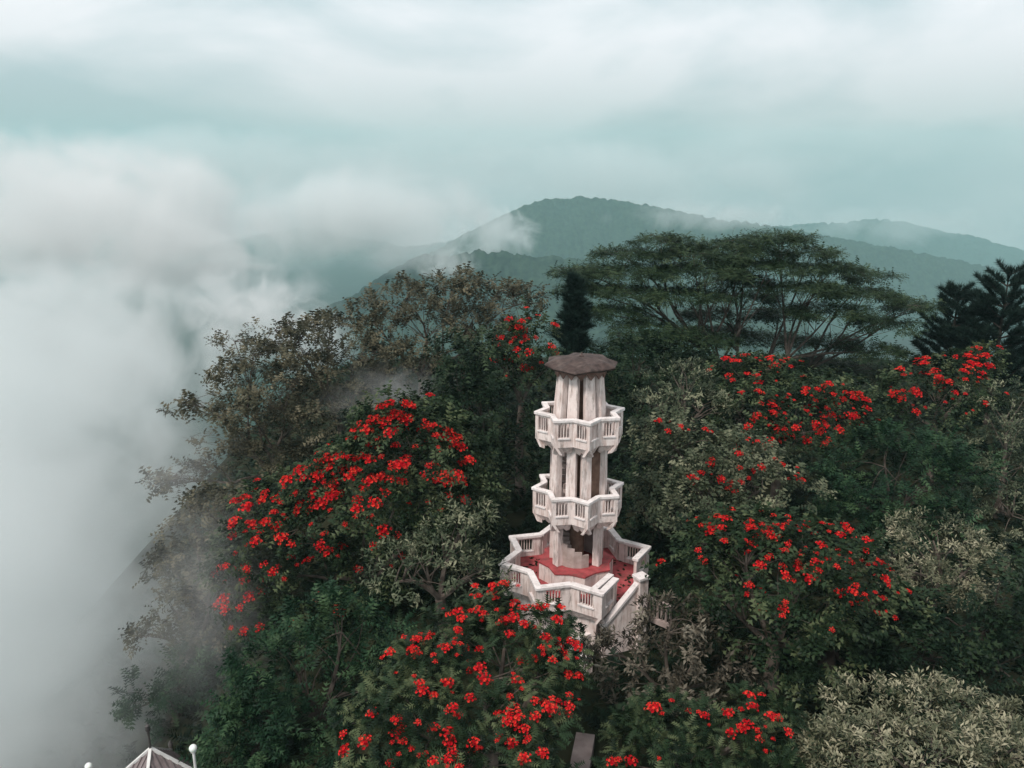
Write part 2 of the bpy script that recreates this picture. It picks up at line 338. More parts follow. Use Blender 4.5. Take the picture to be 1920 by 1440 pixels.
# raised red platform in the terrace
plat = T(MB().hexa(star(1.56, F3 + 0.004, ROT, 0.85), star(1.56, F3 + 0.72, ROT, 0.85)).build('platform', MAT['plaster'], tower))
MB().hexa(star(1.60, F3 + 0.724, ROT, 0.85), star(1.60, F3 + 0.78, ROT, 0.85)).build('platform_top', MAT['red_floor'], plat)
ZP = F3 + 0.78
rl = random.Random(12); fl = MB()
for _ in range(150):
    a_, r_ = rl.uniform(0, 6.283), rl.uniform(1.65, 2.4); h_ = rl.uniform(0.03, 0.07); t_ = rl.uniform(0, 6.28); x_, y_ = TX + r_ * math.cos(a_), TY + r_ * math.sin(a_)
    fl.add([(x_ + h_ * 2 * math.cos(t_ + q * 1.571) * (1 if q % 2 else 0.5), y_ + h_ * 2 * math.sin(t_ + q * 1.571) * (1 if q % 2 else 0.5), F3 + 0.012 + rl.uniform(0, 0.02)) for q in range(4)], [(0, 1, 2, 3)])
tag(fl.build('fallen_leaves', MAT['forest_floor'], ter), kind='stuff')
def columns(z0, z1, angs, r0, r1, w0, w1, dp=0.30):
    for a in angs:
        t = R(a); ca, sa = math.cos(t), math.sin(t)
        def ringp(r, w, z, dd): # box facing outwards
            return [(TX + (r + o) * ca - s * sa, TY + (r + o) * sa + s * ca, z) for s, o in ((-w / 2, -dd / 2), (w / 2, -dd / 2), (w / 2, dd / 2), (-w / 2, dd / 2))]
        mb = MB().hexa(ringp(r0, w0, z0, dp), ringp(r1, w1, z1, dp * 0.85)); T(mb.build('column', MAT['plaster'], tower, bevel=0.02))
columns(ZP + 0.003, F2 - 0.15, (-147, -33, 12, 50, 90, 130, 168), 0.95, 0.95, 0.34, 0.34)
columns(F2 + 0.003, F1 - 0.15, (-153, -110, -78, -20, 28, 70, 112, 158), 1.02, 0.98, 0.40, 0.36)
columns(F1 + 0.003, zt(690), (-152, -112, -70, -30, 10, 50, 90, 130, 170), 0.95, 0.74, 0.44, 0.36)
# spiral stair round a brown newel; curved outer wall with a stepped top on the lowest flight
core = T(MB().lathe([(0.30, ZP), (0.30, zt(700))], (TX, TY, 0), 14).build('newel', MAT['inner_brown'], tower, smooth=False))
def steps(z0, z1, n, a0, turn):
    for i in range(n):
        a = R(a0 + turn * i / n); b = R(a0 + turn * (i + 1.12) / n); z = z0 + (z1 - z0) * (i + 1) / n
        pts = [(0.27, a), (0.80, a), (0.80, b), (0.27, b)]
        q = [(TX + r * math.cos(t), TY + r * math.sin(t)) for r, t in pts]
        MB().hexa([(x, y, z - 0.16) for x, y in q], [(x, y, z) for x, y in q]).build('step', MAT['stair_stone'], core)
        q2 = [(0.80, a), (0.87, a), (0.87, b), (0.80, b)]; q2 = [(TX + r * math.cos(t), TY + r * math.sin(t)) for r, t in q2]
        if z0 < F3 + 1: MB().hexa([(x, y, z0 + 0.004) for x, y in q2], [(x, y, min(z + 0.42, z1)) for x, y in q2]).build('stair_wall', MAT['stair_stone'], core)
steps(ZP, F2 - 0.2, 15, -60, -300); steps(F2, F1 - 0.2, 15, -40, -300)
# brown inner wall facing the entrance bay of the middle storey
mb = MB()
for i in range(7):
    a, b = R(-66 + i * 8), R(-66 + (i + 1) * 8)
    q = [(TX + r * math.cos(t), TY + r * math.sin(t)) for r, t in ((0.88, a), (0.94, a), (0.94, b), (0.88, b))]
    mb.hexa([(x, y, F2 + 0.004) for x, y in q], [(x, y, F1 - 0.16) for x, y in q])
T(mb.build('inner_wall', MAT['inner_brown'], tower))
# roof: shallow faceted cap with drooping scalloped edge
zr = zt(682)
prof = [(1.46, -0.06), (1.54, 0.02), (1.51, 0.06), (1.10, 0.17), (0.60, 0.26), (0.10, 0.30)]
vs, fs = [], []; n = 16; rj = random.Random(4); jit = [rj.uniform(-0.07, 0.05) for _ in range(16)]; jz = [rj.uniform(-0.05, 0.04) for _ in range(16)]
for r, z in prof:
    for k in range(n):
        a = ROT + k * math.pi / 8; rr = r * ((1.0 if k % 2 == 0 else 0.90) + (jit[k] if r > 1.2 else 0)); vs.append((TX + 0.03 + rr * math.cos(a), TY + rr * math.sin(a), zr + z + (jz[k] if r > 1.0 else 0) - (0.05 if (k % 2 and r > 1.2) else 0)))
for i in range(len(prof) - 1):
    for k in range(n): k2 = (k + 1) % n; fs.append((i * n + k, i * n + k2, (i + 1) * n + k2, (i + 1) * n + k))
fs.append(tuple(range(n - 1, -1, -1))); fs.append(tuple(range((len(prof) - 1) * n, len(prof) * n)))
roof = T(MB().add(vs, fs).build('roof', MAT['roof_brown'], tower))
MB().lathe([(0.10, 0.25), (0.10, 0.33), (0.04, 0.38), (0.02, 0.46)], (TX + 0.03, TY, zr), 8).build('finial', MAT['roof_brown'], roof)
for k in range(16):
    a0, a1 = ROT + k * math.pi / 8, ROT + (k + 1) * math.pi / 8
    def pt(u, z, r): 
        a = a0 + (a1 - a0) * u; return (TX + r * math.cos(a), TY + r * math.sin(a), zr - 0.04 + z)
    lo = [pt(0, 0, 1.02), pt(1, 0, 1.02), pt(1, -0.16, 0.95), pt(0.5, -0.40, 0.92), pt(0, -0.16, 0.95)]
    hi = [pt(0, 0, 1.10), pt(1, 0, 1.10), pt(1, -0.16, 1.02), pt(0.5, -0.40, 0.98), pt(0, -0.16, 1.02)]
    MB().hexa(lo, hi).build('fringe', MAT['fringe_brown'], roof)
# --- entrance stair with parapets, in front of the terrace
s_top = Vector(atz(1200, 1088, F3 + 0.92)); s_bot = Vector(atz(1128, 1176, 1.5))
st = empty('entrance_stair', (s_bot.x, s_bot.y, float(gz(s_bot.x, s_bot.y)))); tag(st, 'white parapet stair climbing to the terrace at the foot of the tower', 'stair')
inv = Matrix.Translation(-Vector(st.location))
def S(o): o.matrix_parent_inverse = inv; return o
def sloped_wall(a, b, th, low, name, mat, capw, parent_fn, par_obj):
    d = Vector((b.x - a.x, b.y - a.y, 0)).normalized(); nn = Vector((-d.y, d.x, 0)) * th / 2
    q = [(a + nn), (b + nn), (b - nn), (a - nn)]
    parent_fn(MB().hexa([Vector((v.x, v.y, low)) for v in q], [Vector((v.x, v.y, v.z - 0.06)) for v in q]).build(name, MAT[mat], par_obj))
    parent_fn(MB().beam(a + Vector((0, 0, 0)), b + Vector((0, 0, 0)), capw, 0.12).build('handrail', MAT['cap_plaster'], par_obj, bevel=0.015))
sloped_wall(s_top, s_bot, 0.16, -0.6, 'parapet_wall', 'plaster', 0.27, S, st)
off = Vector((-1.05, -0.28, 0))
l_top = Vector(atz(1146, 1078, F3 + 0.92))
sloped_wall(l_top, Vector(atz(1112, 1107, F3 + 0.90)), 0.13, F3 - 0.16, 'return_wall', 'plaster', 0.25, S, st)
S(MB().box((s_top.x + 0.05, s_top.y + 0.05, (F3 + 1.0 - 0.6) / 2), (0.42, 0.42, F3 + 1.0 + 0.6), 0.5).build('post', MAT['plaster'], st, bevel=0.02))
S(MB().box((s_top.x + 0.05, s_top.y + 0.05, F3 + 1.05), (0.52, 0.52, 0.12), 0.5).build('post_cap', MAT['cap_plaster'], st, bevel=0.02))
dirv = (s_bot - s_top); nst = 12
sidev = Vector((-dirv.y, dirv.x, 0)).normalized()
if sidev.y < 0: sidev = -sidev
for i in range(nst):
    c0 = s_top + dirv * ((i + 0.5) / nst) + sidev * 0.72
    z = F3 - 0.01 - (F3 + 0.1) * i / nst
    S(MB().box((c0.x, c0.y, (z - 0.6) / 2), (1.2, dirv.length / nst * 1.02, z + 0.6), math.atan2(dirv.y, dirv.x) + math.pi / 2).build('step', MAT['stair_stone'], st))
# lower flight: another low parapet and a capped post among the leaves
lw = empty('garden_wall', tuple(atz(1075, 1245, 0.0))); tag(lw, 'low white parapet with a capped post half hidden by leaves below the stair', 'wall')
invl = Matrix.Translation(-Vector(lw.location))
def LW(o): o.matrix_parent_inverse = invl; return o
sloped_wall(Vector(atz(1082, 1196, 1.0)), Vector(atz(1036, 1222, 0.8)), 0.15, -0.8, 'parapet_wall', 'plaster', 0.24, LW, lw)
sloped_wall(Vector(atz(1130, 1176, 1.0)), Vector(atz(1084, 1197, 1.0)), 0.15, -0.8, 'parapet_wall', 'plaster', 0.24, LW, lw)
g = atz(1096, 1228, 0.9)
LW(MB().box((g[0], g[1], 0.1), (0.5, 0.42, 1.5), 0.4).build('post', MAT['plaster'], lw, bevel=0.02)); LW(MB().box((g[0], g[1], 0.9), (0.66, 0.56, 0.12), 0.4).build('post_cap', MAT['cap_plaster'], lw, bevel=0.02))
# slotted railing running off to the right behind the stair
ra, rb = Vector(atz(1207, 1118, 1.9)), Vector(atz(1262, 1140, 1.9))
rw = empty('railing_wall', tuple(ra)); tag(rw, 'shaded slotted concrete railing running right from the stair post', 'railing')
invr = Matrix.Translation(-Vector(rw.location))
def RW(o): o.matrix_parent_inverse = invr; return o
RW(MB().beam(ra, rb, 0.2, 0.1).build('handrail', MAT['stair_stone'], rw)); RW(MB().beam(ra - Vector((0, 0, 0.85)), rb - Vector((0, 0, 0.85)), 0.16, 0.22).build('plinth', MAT['stair_stone'], rw))  # darker stone colour put on the pale railing stands in for shade
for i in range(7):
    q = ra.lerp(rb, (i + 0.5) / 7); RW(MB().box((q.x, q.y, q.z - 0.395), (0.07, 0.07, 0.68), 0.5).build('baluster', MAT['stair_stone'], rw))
# paved path glimpsed at the bottom edge
pa, pb = atz(1098, 1375, 0.45), atz(1075, 1500, 0.45)
def ramp(name, a, b, w, mat):
    d = Vector((b[0] - a[0], b[1] - a[1], 0)).normalized(); s = Vector((-d.y, d.x, 0)) * w / 2; a, b = Vector(a), Vector(b)
    q = [a + s, b + s, b - s, a - s]; return MB().hexa([v - Vector((0, 0, 0.9)) for v in q], q).build(name, MAT[mat])
tag(ramp('path', pa, pb, 0.62, 'path_stone'), kind='structure')

# ------------------------------------------------------------------ trees
def leaflet_tris(pairs, w, ll, term=True):
    """pinnate leaf along +x, length 1: one triangle for each leaflet, tips drooping"""
    tr = []
    for i in range(pairs):
        x = 0.16 + 0.72 * i / max(pairs - 1, 1); z = -0.30 * x * x; l = ll * (0.75 + 0.5 * math.sin(math.pi * (0.15 + 0.75 * i / pairs)))
        for s in (1, -1): tr.append([(x - w * 0.5, 0, z), (x + w * 0.5, 0, z - 0.02), (x + 0.12, s * l, z - 0.10)])
    if term: tr.append([(0.86, -w * 0.4, -0.24), (0.86, w * 0.4, -0.24), (1.10, 0, -0.38)])
    return np.array(tr)
def blade(w, bend=0.2):
    return np.array([[(0, 0, 0), (0.5, -w, -bend * 0.25), (0.5, w, -bend * 0.25)], [(0.5, -w, -bend * 0.25), (1, 0, -bend), (0.5, w, -bend * 0.25)]])
TEMPL = {
    'pinnate': leaflet_tris(5, 0.17, 0.27), 'pinnate_mid': leaflet_tris(3, 0.26, 0.25), 'pinnate_far': np.concatenate([leaflet_tris(2, 0.40, 0.26)]),
    'broad': blade(0.26, 0.25), 'narrow': blade(0.17, 0.3), 'fine': leaflet_tris(4, 0.13, 0.16), 'needle': np.array([[(0, -0.03, 0), (0, 0.03, 0), (1, 0, -0.05)]]),
    'spray': leaflet_tris(4, 0.16, 0.20),
}
def rot_frames(d, nrm):
    x = d / np.linalg.norm(d, axis=1, keepdims=True); z = nrm - (nrm * x).sum(1, keepdims=True) * x
    z = z / np.maximum(np.linalg.norm(z, axis=1, keepdims=True), 1e-6); y = np.cross(z, x); return x, y, z
def leaves(base, d, nrm, size, templ):
    """place the template at every base: returns V (n*t*3,3)"""
    x, y, z = rot_frames(d, nrm); tp = templ.reshape(-1, 3)
    V = base[:, None, :] + size[:, None, None] * (tp[None, :, 0, None] * x[:, None, :] + tp[None, :, 1, None] * y[:, None, :] + tp[None, :, 2, None] * z[:, None, :])
    return V.reshape(-1, 3), len(templ)
def unit(rng, n):
    v = rng.normal(size=(n, 3)); return v / np.linalg.norm(v, axis=1, keepdims=True)
TRIS = [0]
flower_meshes = []
def make_flowers():
    rng = np.random.default_rng(5)
    for q in range(6):
        # a dome of cupped flowers: each flower a ring of three petals
        tr, tint = [], []
        n = 11
        for i in range(n):
            a = i * 2.39996; rr = 0.95 * math.sqrt((i + 0.5) / n); c = np.array([rr * math.cos(a), rr * math.sin(a), 0.42 * (1 - rr * rr)]) + rng.normal(size=3) * 0.05
            o = np.array([c[0] * 0.9, c[1] * 0.9, 0.55]); o /= np.linalg.norm(o); u = np.cross(o, [0.3, 0.2, 0.9]); u /= np.linalg.norm(u); v = np.cross(o, u)
            tn = rng.uniform()
            for k in range(4):
                t0 = k * math.pi / 2 + rng.uniform() * 0.6; e = u * math.cos(t0) + v * math.sin(t0); f = u * math.cos(t0 + 1.3) + v * math.sin(t0 + 1.3)
                tr.append([c - o * 0.18, c + e * 0.30 + o * 0.16, c + f * 0.30 + o * 0.10]); tint.append(np.clip(tn + rng.normal() * 0.15, 0, 1))
        for k in range(6):
            a0, a1 = k * math.pi / 3, (k + 1) * math.pi / 3; tr.append([(0, 0, 0.30), (0.5 * math.cos(a0), 0.5 * math.sin(a0), -0.05), (0.5 * math.cos(a1), 0.5 * math.sin(a1), -0.05)]); tint.append(0.1)
        V = np.array(tr).reshape(-1, 3); flower_meshes.append(np_mesh('flower_cluster', V, np.arange(len(V)).reshape(-1, 3), tint)); flower_meshes[-1].materials.append(MAT['petal'])
make_flowers()

STYLE = {
    # template, leaf length, leaves per tip, tips per square metre, inner share, outward/up/random weights of the leaf direction, material, bark
    'tulip': dict(t='pinnate', L=0.46, k=9, dens=3.0, inner=0.25, w=(0.55, 0.10, 0.75), mat='leaf_tulip', bark='bark'),
    'tulip_mid': dict(t='pinnate_mid', L=0.44, k=9, dens=3.0, inner=0.22, w=(0.55, 0.10, 0.75), mat='leaf_tulip', bark='bark'),
    'tulip_pale': dict(t='pinnate_mid', L=0.42, k=9, dens=3.2, inner=0.22, w=(0.55, 0.15, 0.75), mat='leaf_silver', bark='bark'),
    'feather': dict(t='spray', L=0.55, k=9, dens=2.2, inner=0.3, w=(0.7, 0.05, 0.55), mat='leaf_feather', bark='bark_dark'),
    'dark': dict(t='pinnate_mid', L=0.46, k=9, dens=2.6, inner=0.35, w=(0.55, 0.10, 0.7), mat='leaf_dark', bark='bark_dark'),
    'grey': dict(t='pinnate_mid', L=0.46, k=8, dens=2.0, inner=0.22, w=(0.35, 0.05, 0.9), mat='leaf_grey', bark='bark'),
    'pale': dict(t='narrow', L=0.17, k=22, dens=5.0, inner=0.2, w=(0.45, 0.35, 0.75), mat='leaf_pale', bark='bark'),
    'silver': dict(t='narrow', L=0.21, k=17, dens=3.8, inner=0.25, w=(0.5, 0.2, 0.75), mat='leaf_silver', bark='bark'),
    'brown': dict(t='narrow', L=0.27, k=15, dens=3.6, inner=0.3, w=(0.4, 0.3, 0.8), mat='leaf_brown', bark='bark'),
    'albizia': dict(t='fine', L=0.54, k=10, dens=3.4, inner=0.25, w=(0.35, 0.12, 0.9), mat='leaf_albizia', bark='bark'),
}
def lobes_world(lobes, Y, dfac):
    out = []
    for lb in lobes:
        px, py, rx, ry = lb[:4]; dY = lb[4] if len(lb) > 4 else 0.0
        c = at(px, py, Y + dY); dp = depth(c); RX = rx * dp / FPX; ry_m = ry * dp / FPX
        a = math.atan2(CAM_Z - c[2], c[1]); RY = RX * dfac
        if abs(math.sin(a)) * RY > 0.8 * ry_m: RY = 0.8 * ry_m / abs(math.sin(a))
        RZ = math.sqrt(max(ry_m ** 2 - (RY * math.sin(a)) ** 2, 0.01)) / math.cos(a)
        out.append((c, np.array([RX, max(RY, 0.5 * RX), RZ])))
    return out
def curve(a, b, sag, rng, n=5):
    a, b = np.asarray(a), np.asarray(b); L = np.linalg.norm(b - a); ps = []
    k = rng.normal(size=3) * L * 0.07
    for i in range(n):
        t = i / (n - 1); p = a * (1 - t) + b * t; p = p + k * math.sin(math.pi * t); p[2] += sag * L * math.sin(math.pi * t); ps.append(p)
    return ps
def make_tree(name, label, lobes, Y, style, seed, group=None, dfac=0.9, dens=1.0, size=1.0, flowers=(), twigs=9, base=None, trunk_r=0.28, low=-0.35, flatten=1.0, back_flowers=0.1, ground_z=None, fsize=0.215, cat='tree', boughs=5, double=0.35):
    rng = np.random.default_rng(seed); st_ = STYLE[style]; LW_ = lobes_world(lobes, Y, dfac)
    cen = np.mean([c for c, r in LW_], axis=0)
    if base is None: bx, by = cen[0], cen[1]
    else: q = at(base[0], base[1], Y); bx, by = q[0], q[1]
    bz = float(gz(bx, by)) if ground_z is None else ground_z
    root = empty(name, (bx, by, bz)); tag(root, label, cat, group); org = np.array([bx, by, bz])
    # twig tips over the lobes
    tips, nrms = [], []
    for li, (c, r) in enumerate(LW_):
        area = 4 * math.pi * (((r[0] * r[1]) ** 1.6 + (r[0] * r[2]) ** 1.6 + (r[1] * r[2]) ** 1.6) / 3) ** (1 / 1.6)
        n = max(12, int(area * 0.72 * st_['dens'] * dens / (size * size)))
        d = unit(rng, n * 2); d = d[d[:, 2] > low][:n]
        fr = rng.normal(size=(5, 3)) * 3.2; ph = rng.uniform(0, 6.3, 5)
        bump = 1 + 0.075 * np.sin(d @ fr.T + ph).sum(1)
        sh = np.where(rng.uniform(size=len(d)) < st_['inner'], rng.uniform(0.45, 0.85, len(d)), rng.uniform(0.86, 1.06, len(d)))
        nc = max(4, len(d) // 7); dc = unit(rng, nc * 2); dc = dc[dc[:, 2] > low][:nc]      # twigs gather in clumps, with gaps between
        pick = rng.integers(len(dc), size=len(d)); cl = dc[pick] + rng.normal(size=d.shape) * (0.55 / max(r.mean(), 0.8)) * 0.62; cl /= np.linalg.norm(cl, axis=1, keepdims=True)
        d = np.where((rng.uniform(size=len(d)) < 0.72)[:, None], cl, d)
        bump = 1 + 0.075 * np.sin(d @ fr.T + ph).sum(1)
        p = c + d * r * (bump * sh)[:, None]; nn = d / r; nn /= np.linalg.norm(nn, axis=1, keepdims=True)
        keep = np.ones(len(p), bool)
        for lj, (c2, r2) in enumerate(LW_):
            if lj != li: keep &= (((p - c2) / r2) ** 2).sum(1) > 0.55
        tips.append(p[keep]); nrms.append(nn[keep])
    tips = np.concatenate(tips); nrms = np.concatenate(nrms)
    up = tips[:, 2] > gz(tips[:, 0], tips[:, 1]) + 0.25; tips, nrms = tips[up], nrms[up]
    k = st_['k']; n = len(tips); wo, wu, wr = st_['w']
    B = np.repeat(tips, k, 0) + rng.normal(size=(n * k, 3)) * 0.10 * size; N = np.repeat(nrms, k, 0)
    D = N * wo + np.array([0, 0, 1.0]) * wu + unit(rng, n * k) * wr
    if flatten != 1.0: D[:, 2] *= flatten
    NR = N * 0.6 + np.array([0, 0, 0.9]) + rng.normal(size=(n * k, 3)) * 0.22
    S_ = st_['L'] * size * rng.uniform(0.7, 1.25, n * k)
    V, nt = leaves(B, D, NR, S_, TEMPL[st_['t']])
    tint = np.clip(np.repeat(rng.normal(0.46, 0.26, n), k) + rng.normal(0, 0.10, n * k), 0, 1); tint = np.repeat(tint, nt)
    F = np.arange(len(V)).reshape(-1, 3); TRIS[0] += len(F)
    link('crown', np_mesh('crown', V - org, F, tint), MAT[st_['mat']], root)
    # trunk, a limb to every lobe, branchlets to some tips
    mb = MB(); top = np.array([cen[0] * 0.5 + bx * 0.5, cen[1] * 0.5 + by * 0.5, max(bz + 1.0, min(c[2] - 0.4 * r[2] for c, r in LW_))])
    fork = org + (top - org) * 0.8
    mb.tube(curve(org - [0, 0, 0.4], fork, 0.0, rng, 4), [trunk_r * 1.25, trunk_r, trunk_r * 0.85, trunk_r * 0.7], 8)
    nb = min(len(LW_), boughs); C_ = np.array([c for c, r in LW_]); ang = np.arctan2(C_[:, 1] - fork[1], C_[:, 0] - fork[0])
    order = np.argsort(ang) if nb < len(LW_) else np.arange(len(LW_))
    for grp in np.array_split(order, nb):
        m_ = C_[grp].mean(0)
        if len(grp) > 1:
            knee = fork + (m_ - fork) * 0.48 - np.array([0, 0, 0.10 * np.linalg.norm(m_ - fork)]); mb.tube(curve(fork, knee, 0.0, rng), np.linspace(trunk_r * 0.5, trunk_r * 0.28, 5), 6)
            st0, r0 = knee, trunk_r * 0.26
        else: st0, r0 = fork, trunk_r * 0.45
        for g_ in grp:
            c, r = LW_[g_]; e = c + np.array([0, 0, -0.1 * r[2]]); path = curve(st0, e, 0.03, rng, 6); mb.tube(path, np.linspace(r0, max(0.025, r0 * 0.3), 6), 5)
            near = np.argsort((((tips - c) / r) ** 2).sum(1))[: max(8, len(tips) // len(LW_))]
            for q in rng.choice(near, min(twigs, len(near)), replace=False):
                s0 = path[int(rng.integers(2, 6))]; mb.tube(curve(s0, tips[q], 0.06, rng, 4), np.linspace(max(0.02, r0 * 0.25), 0.008, 4), 4)
    mb.v = [tuple(np.array(v) - org) for v in mb.v]; mb.build('trunk', MAT[st_['bark']], root)
    TRIS[0] += 2 * len(mb.f)
    # flower clusters sit on the twig tips
    if flowers:
        X, Yp, dp = project(tips); used = set(); lst = []
        front = dp < np.median(dp) + 3.0
        for fx, fy, frx, fry, cnt in flowers:
            for _ in range(cnt):
                a, rr = rng.uniform(0, 6.283), math.sqrt(rng.uniform()); tx, ty = fx + frx * rr * math.cos(a), fy + fry * rr * math.sin(a)
                sc = (X - tx) ** 2 + (Yp - ty) ** 2; near = np.array([i for i in np.where(sc < 26 ** 2)[0] if i not in used], int)
                if len(near) == 0: continue
                if len(near) > 3: near = near[np.argsort(dp[near])[:max(2, len(near) // 2)]]
                q = near[np.argmin(dp[near] + rng.uniform(0, 0.5, len(near)))]
                used.add(q); lst.append(q)
        rest = [i for i in np.where((nrms[:, 2] > 0.2) & (dp > np.median(dp)))[0] if i not in used]
        lst += list(rng.choice(rest, min(len(rest), int(back_flowers * len(lst))), replace=False)) if rest else []
        lst = lst + list(rng.choice(lst, int(double * len(lst)), replace=False)) if double else lst
        seen = set()
        for q in lst[:300]:
            o = link('flower_cluster', flower_meshes[int(rng.integers(6))], None, root)
            s = fsize * (0.34 + 0.90 * rng.uniform() ** 1.4); nrm = Vector(nrms[q] * 0.5 + np.array([0, -0.12, 0.8])).normalized()
            o.location = Vector(tips[q] - org) + nrm * 0.22 + (Vector(rng.normal(size=3) * [0.26, 0.2, 0.12]) if q in seen else Vector()); seen.add(q)
            o.rotation_euler = (nrm.to_track_quat('Z', 'Y') @ Matrix.Rotation(rng.uniform(0, 6.28), 3, 'Z').to_quaternion()).to_euler(); o.scale = (s, s, s * 0.9)
    return root

TULIP = 'flowering trees with red blossom'
make_tree('tulip_tree', 'large tree thick with red blossom left of the tower, fading into mist', [
    (770, 850, 120, 105), (690, 930, 150, 120), (810, 960, 120, 130), (560, 985, 130, 85), (500, 1090, 105, 110), (620, 1100, 130, 110), (730, 780, 60, 45), (850, 870, 70, 55, 1)],
    33, 'tulip_mid', 1, TULIP, dens=1.35, double=0.5, flowers=[(745, 745, 45, 18, 6), (740, 790, 60, 28, 22), (700, 850, 130, 55, 60), (640, 900, 110, 40, 45), (580, 930, 140, 40, 40), (840, 850, 80, 40, 26), (480, 960, 60, 40, 16), (510, 1040, 100, 60, 26), (450, 1130, 50, 60, 16), (610, 1010, 80, 60, 16), (700, 1000, 80, 70, 12), (830, 920, 60, 40, 10), (590, 1130, 80, 50, 8), (440, 1160, 50, 40, 12), (430, 1080, 40, 40, 10), (720, 860, 90, 40, 40), (620, 915, 60, 25, 30)], fsize=0.26)
make_tree('tulip_tree', 'broad flowering tree dotted with red clusters directly in front of the tower foot', [
    (900, 1270, 170, 120), (790, 1370, 150, 110, -2), (950, 1385, 125, 105, -2), (950, 1180, 110, 65, 1.5), (1030, 1195, 60, 40, 1.2), (880, 1440, 190, 100, -3)],
    20, 'tulip', 2, TULIP, flowers=[(940, 1140, 90, 22, 22), (820, 1195, 70, 26, 14), (900, 1240, 170, 45, 26), (900, 1330, 200, 40, 24), (830, 1395, 190, 45, 34), (1010, 1200, 60, 40, 9), (1060, 1320, 40, 60, 7)], fsize=0.16, size=0.72)
make_tree('tulip_tree', 'feathery low flowering tree with a few red clusters at the bottom edge', [
    (1250, 1400, 120, 75), (1390, 1380, 95, 70, 0.5), (1210, 1455, 95, 55, -1), (1400, 1470, 130, 70, -1)],
    19, 'tulip', 3, TULIP, flowers=[(1255, 1335, 26, 14, 5), (1430, 1345, 55, 25, 6), (1455, 1395, 20, 30, 4), (1320, 1370, 40, 20, 3), (1190, 1425, 60, 15, 5), (1390, 1375, 20, 12, 2)], fsize=0.155, size=0.72)
make_tree('tulip_tree', 'wide flowering tree right of the tower foot, red clusters along its crown', [
    (1400, 1030, 130, 75), (1520, 1050, 120, 75), (1460, 1110, 150, 90, -1), (1600, 1150, 110, 85, -1), (1340, 1100, 90, 90), (1480, 1210, 140, 80, -1.5)],
    26, 'tulip_mid', 4, TULIP, flowers=[(1350, 980, 45, 20, 10), (1440, 1010, 110, 35, 26), (1550, 1010, 80, 30, 18), (1460, 1080, 90, 35, 22), (1580, 1080, 70, 40, 14), (1630, 1130, 60, 50, 12), (1320, 1050, 30, 30, 3), (1500, 1150, 60, 30, 3)], fsize=0.175)
make_tree('tulip_tree', 'flowering tree with a dense red patch beneath the umbrella tree', [
    (1500, 780, 120, 75), (1420, 720, 105, 60, 3), (1570, 800, 85, 60), (1400, 800, 90, 65, -1)],
    41, 'tulip_mid', 5, TULIP, flowers=[(1560, 745, 60, 20, 22), (1500, 790, 100, 40, 55), (1420, 690, 80, 40, 26), (1560, 800, 80, 35, 24), (1480, 665, 40, 12, 5), (1440, 830, 80, 20, 12)], fsize=0.22)
make_tree('tulip_tree', 'flowering tree with red clusters below the pines at the picture edge', [
    (1760, 740, 105, 70), (1830, 700, 60, 45, 1), (1690, 760, 60, 50)],
    46, 'tulip_mid', 6, TULIP, flowers=[(1780, 685, 80, 22, 24), (1830, 660, 40, 16, 10), (1750, 725, 90, 22, 18), (1700, 740, 40, 25, 6), (1850, 740, 30, 30, 3)], fsize=0.24)
make_tree('tulip_tree', 'small faded flowering tree behind the tower roof', [
    (985, 640, 65, 55), (940, 680, 55, 45), (1010, 700, 50, 45)],
    44, 'tulip_mid', 7, TULIP, flowers=[(985, 600, 55, 16, 16), (960, 650, 50, 24, 10), (975, 690, 35, 16, 8), (1025, 650, 25, 20, 5)], fsize=0.21)
make_tree('tulip_tree', 'pale-leaved flowering tree with sparse red clusters just right of the upper balcony', [
    (1330, 860, 120, 60), (1430, 910, 95, 65, -1), (1250, 820, 60, 45, 1), (1300, 930, 110, 60, -1.5)],
    34, 'tulip_pale', 8, TULIP, flowers=[(1330, 890, 70, 20, 9), (1370, 910, 50, 18, 10), (1420, 860, 50, 40, 7), (1260, 790, 40, 12, 6), (1480, 890, 20, 30, 4)], fsize=0.17)
# albizia with a flat layered umbrella crown
ALB = [(1240, 455, 55, 14), (1170, 478, 60, 13, 1), (1300, 480, 80, 15, -1), (1460, 450, 65, 14), (1390, 472, 60, 13), (1520, 475, 55, 13, 1), (1100, 512, 68, 14, 2), (1200, 512, 85, 16, -1), (1320, 512, 90, 18, -2),
       (1440, 505, 85, 18, -1), (1560, 505, 60, 14), (1630, 520, 50, 13, 1), (1090, 545, 50, 13, 1), (1180, 550, 75, 16, -2), (1290, 555, 75, 16, -3), (1520, 545, 85, 17, -2), (1620, 555, 70, 15), (1700, 580, 45, 12, 1),
       (1150, 590, 70, 18, -3), (1220, 620, 80, 20, -4), (1400, 560, 60, 14, 2), (1560, 585, 80, 16, -2), (1660, 610, 55, 15, -1), (1355, 490, 60, 12, 2), (1375, 530, 70, 13, 1), (1340, 590, 60, 12, 3), (1460, 590, 60, 12, 3), (1180, 655, 80, 22, -4), (1310, 640, 70, 18, -4), (1640, 660, 55, 18, -2), (1560, 640, 50, 14, 1), (1740, 575, 30, 9, 2), (1345, 464, 62, 11, 1), (1400, 455, 52, 10, 1), (1350, 625, 80, 13, 3), (1460, 640, 70, 14, 4), (1510, 685, 90, 18, 2), (1620, 700, 80, 18, 1), (1400, 690, 80, 16, 2)]
make_tree('albizia_tree', 'huge umbrella-crowned tree with layered flat foliage on the skyline', ALB, 56, 'albizia', 9, dfac=0.95, twigs=10, boughs=7, base=(1400, 780), trunk_r=0.40, low=-0.15, flatten=0.32, dens=1.4)
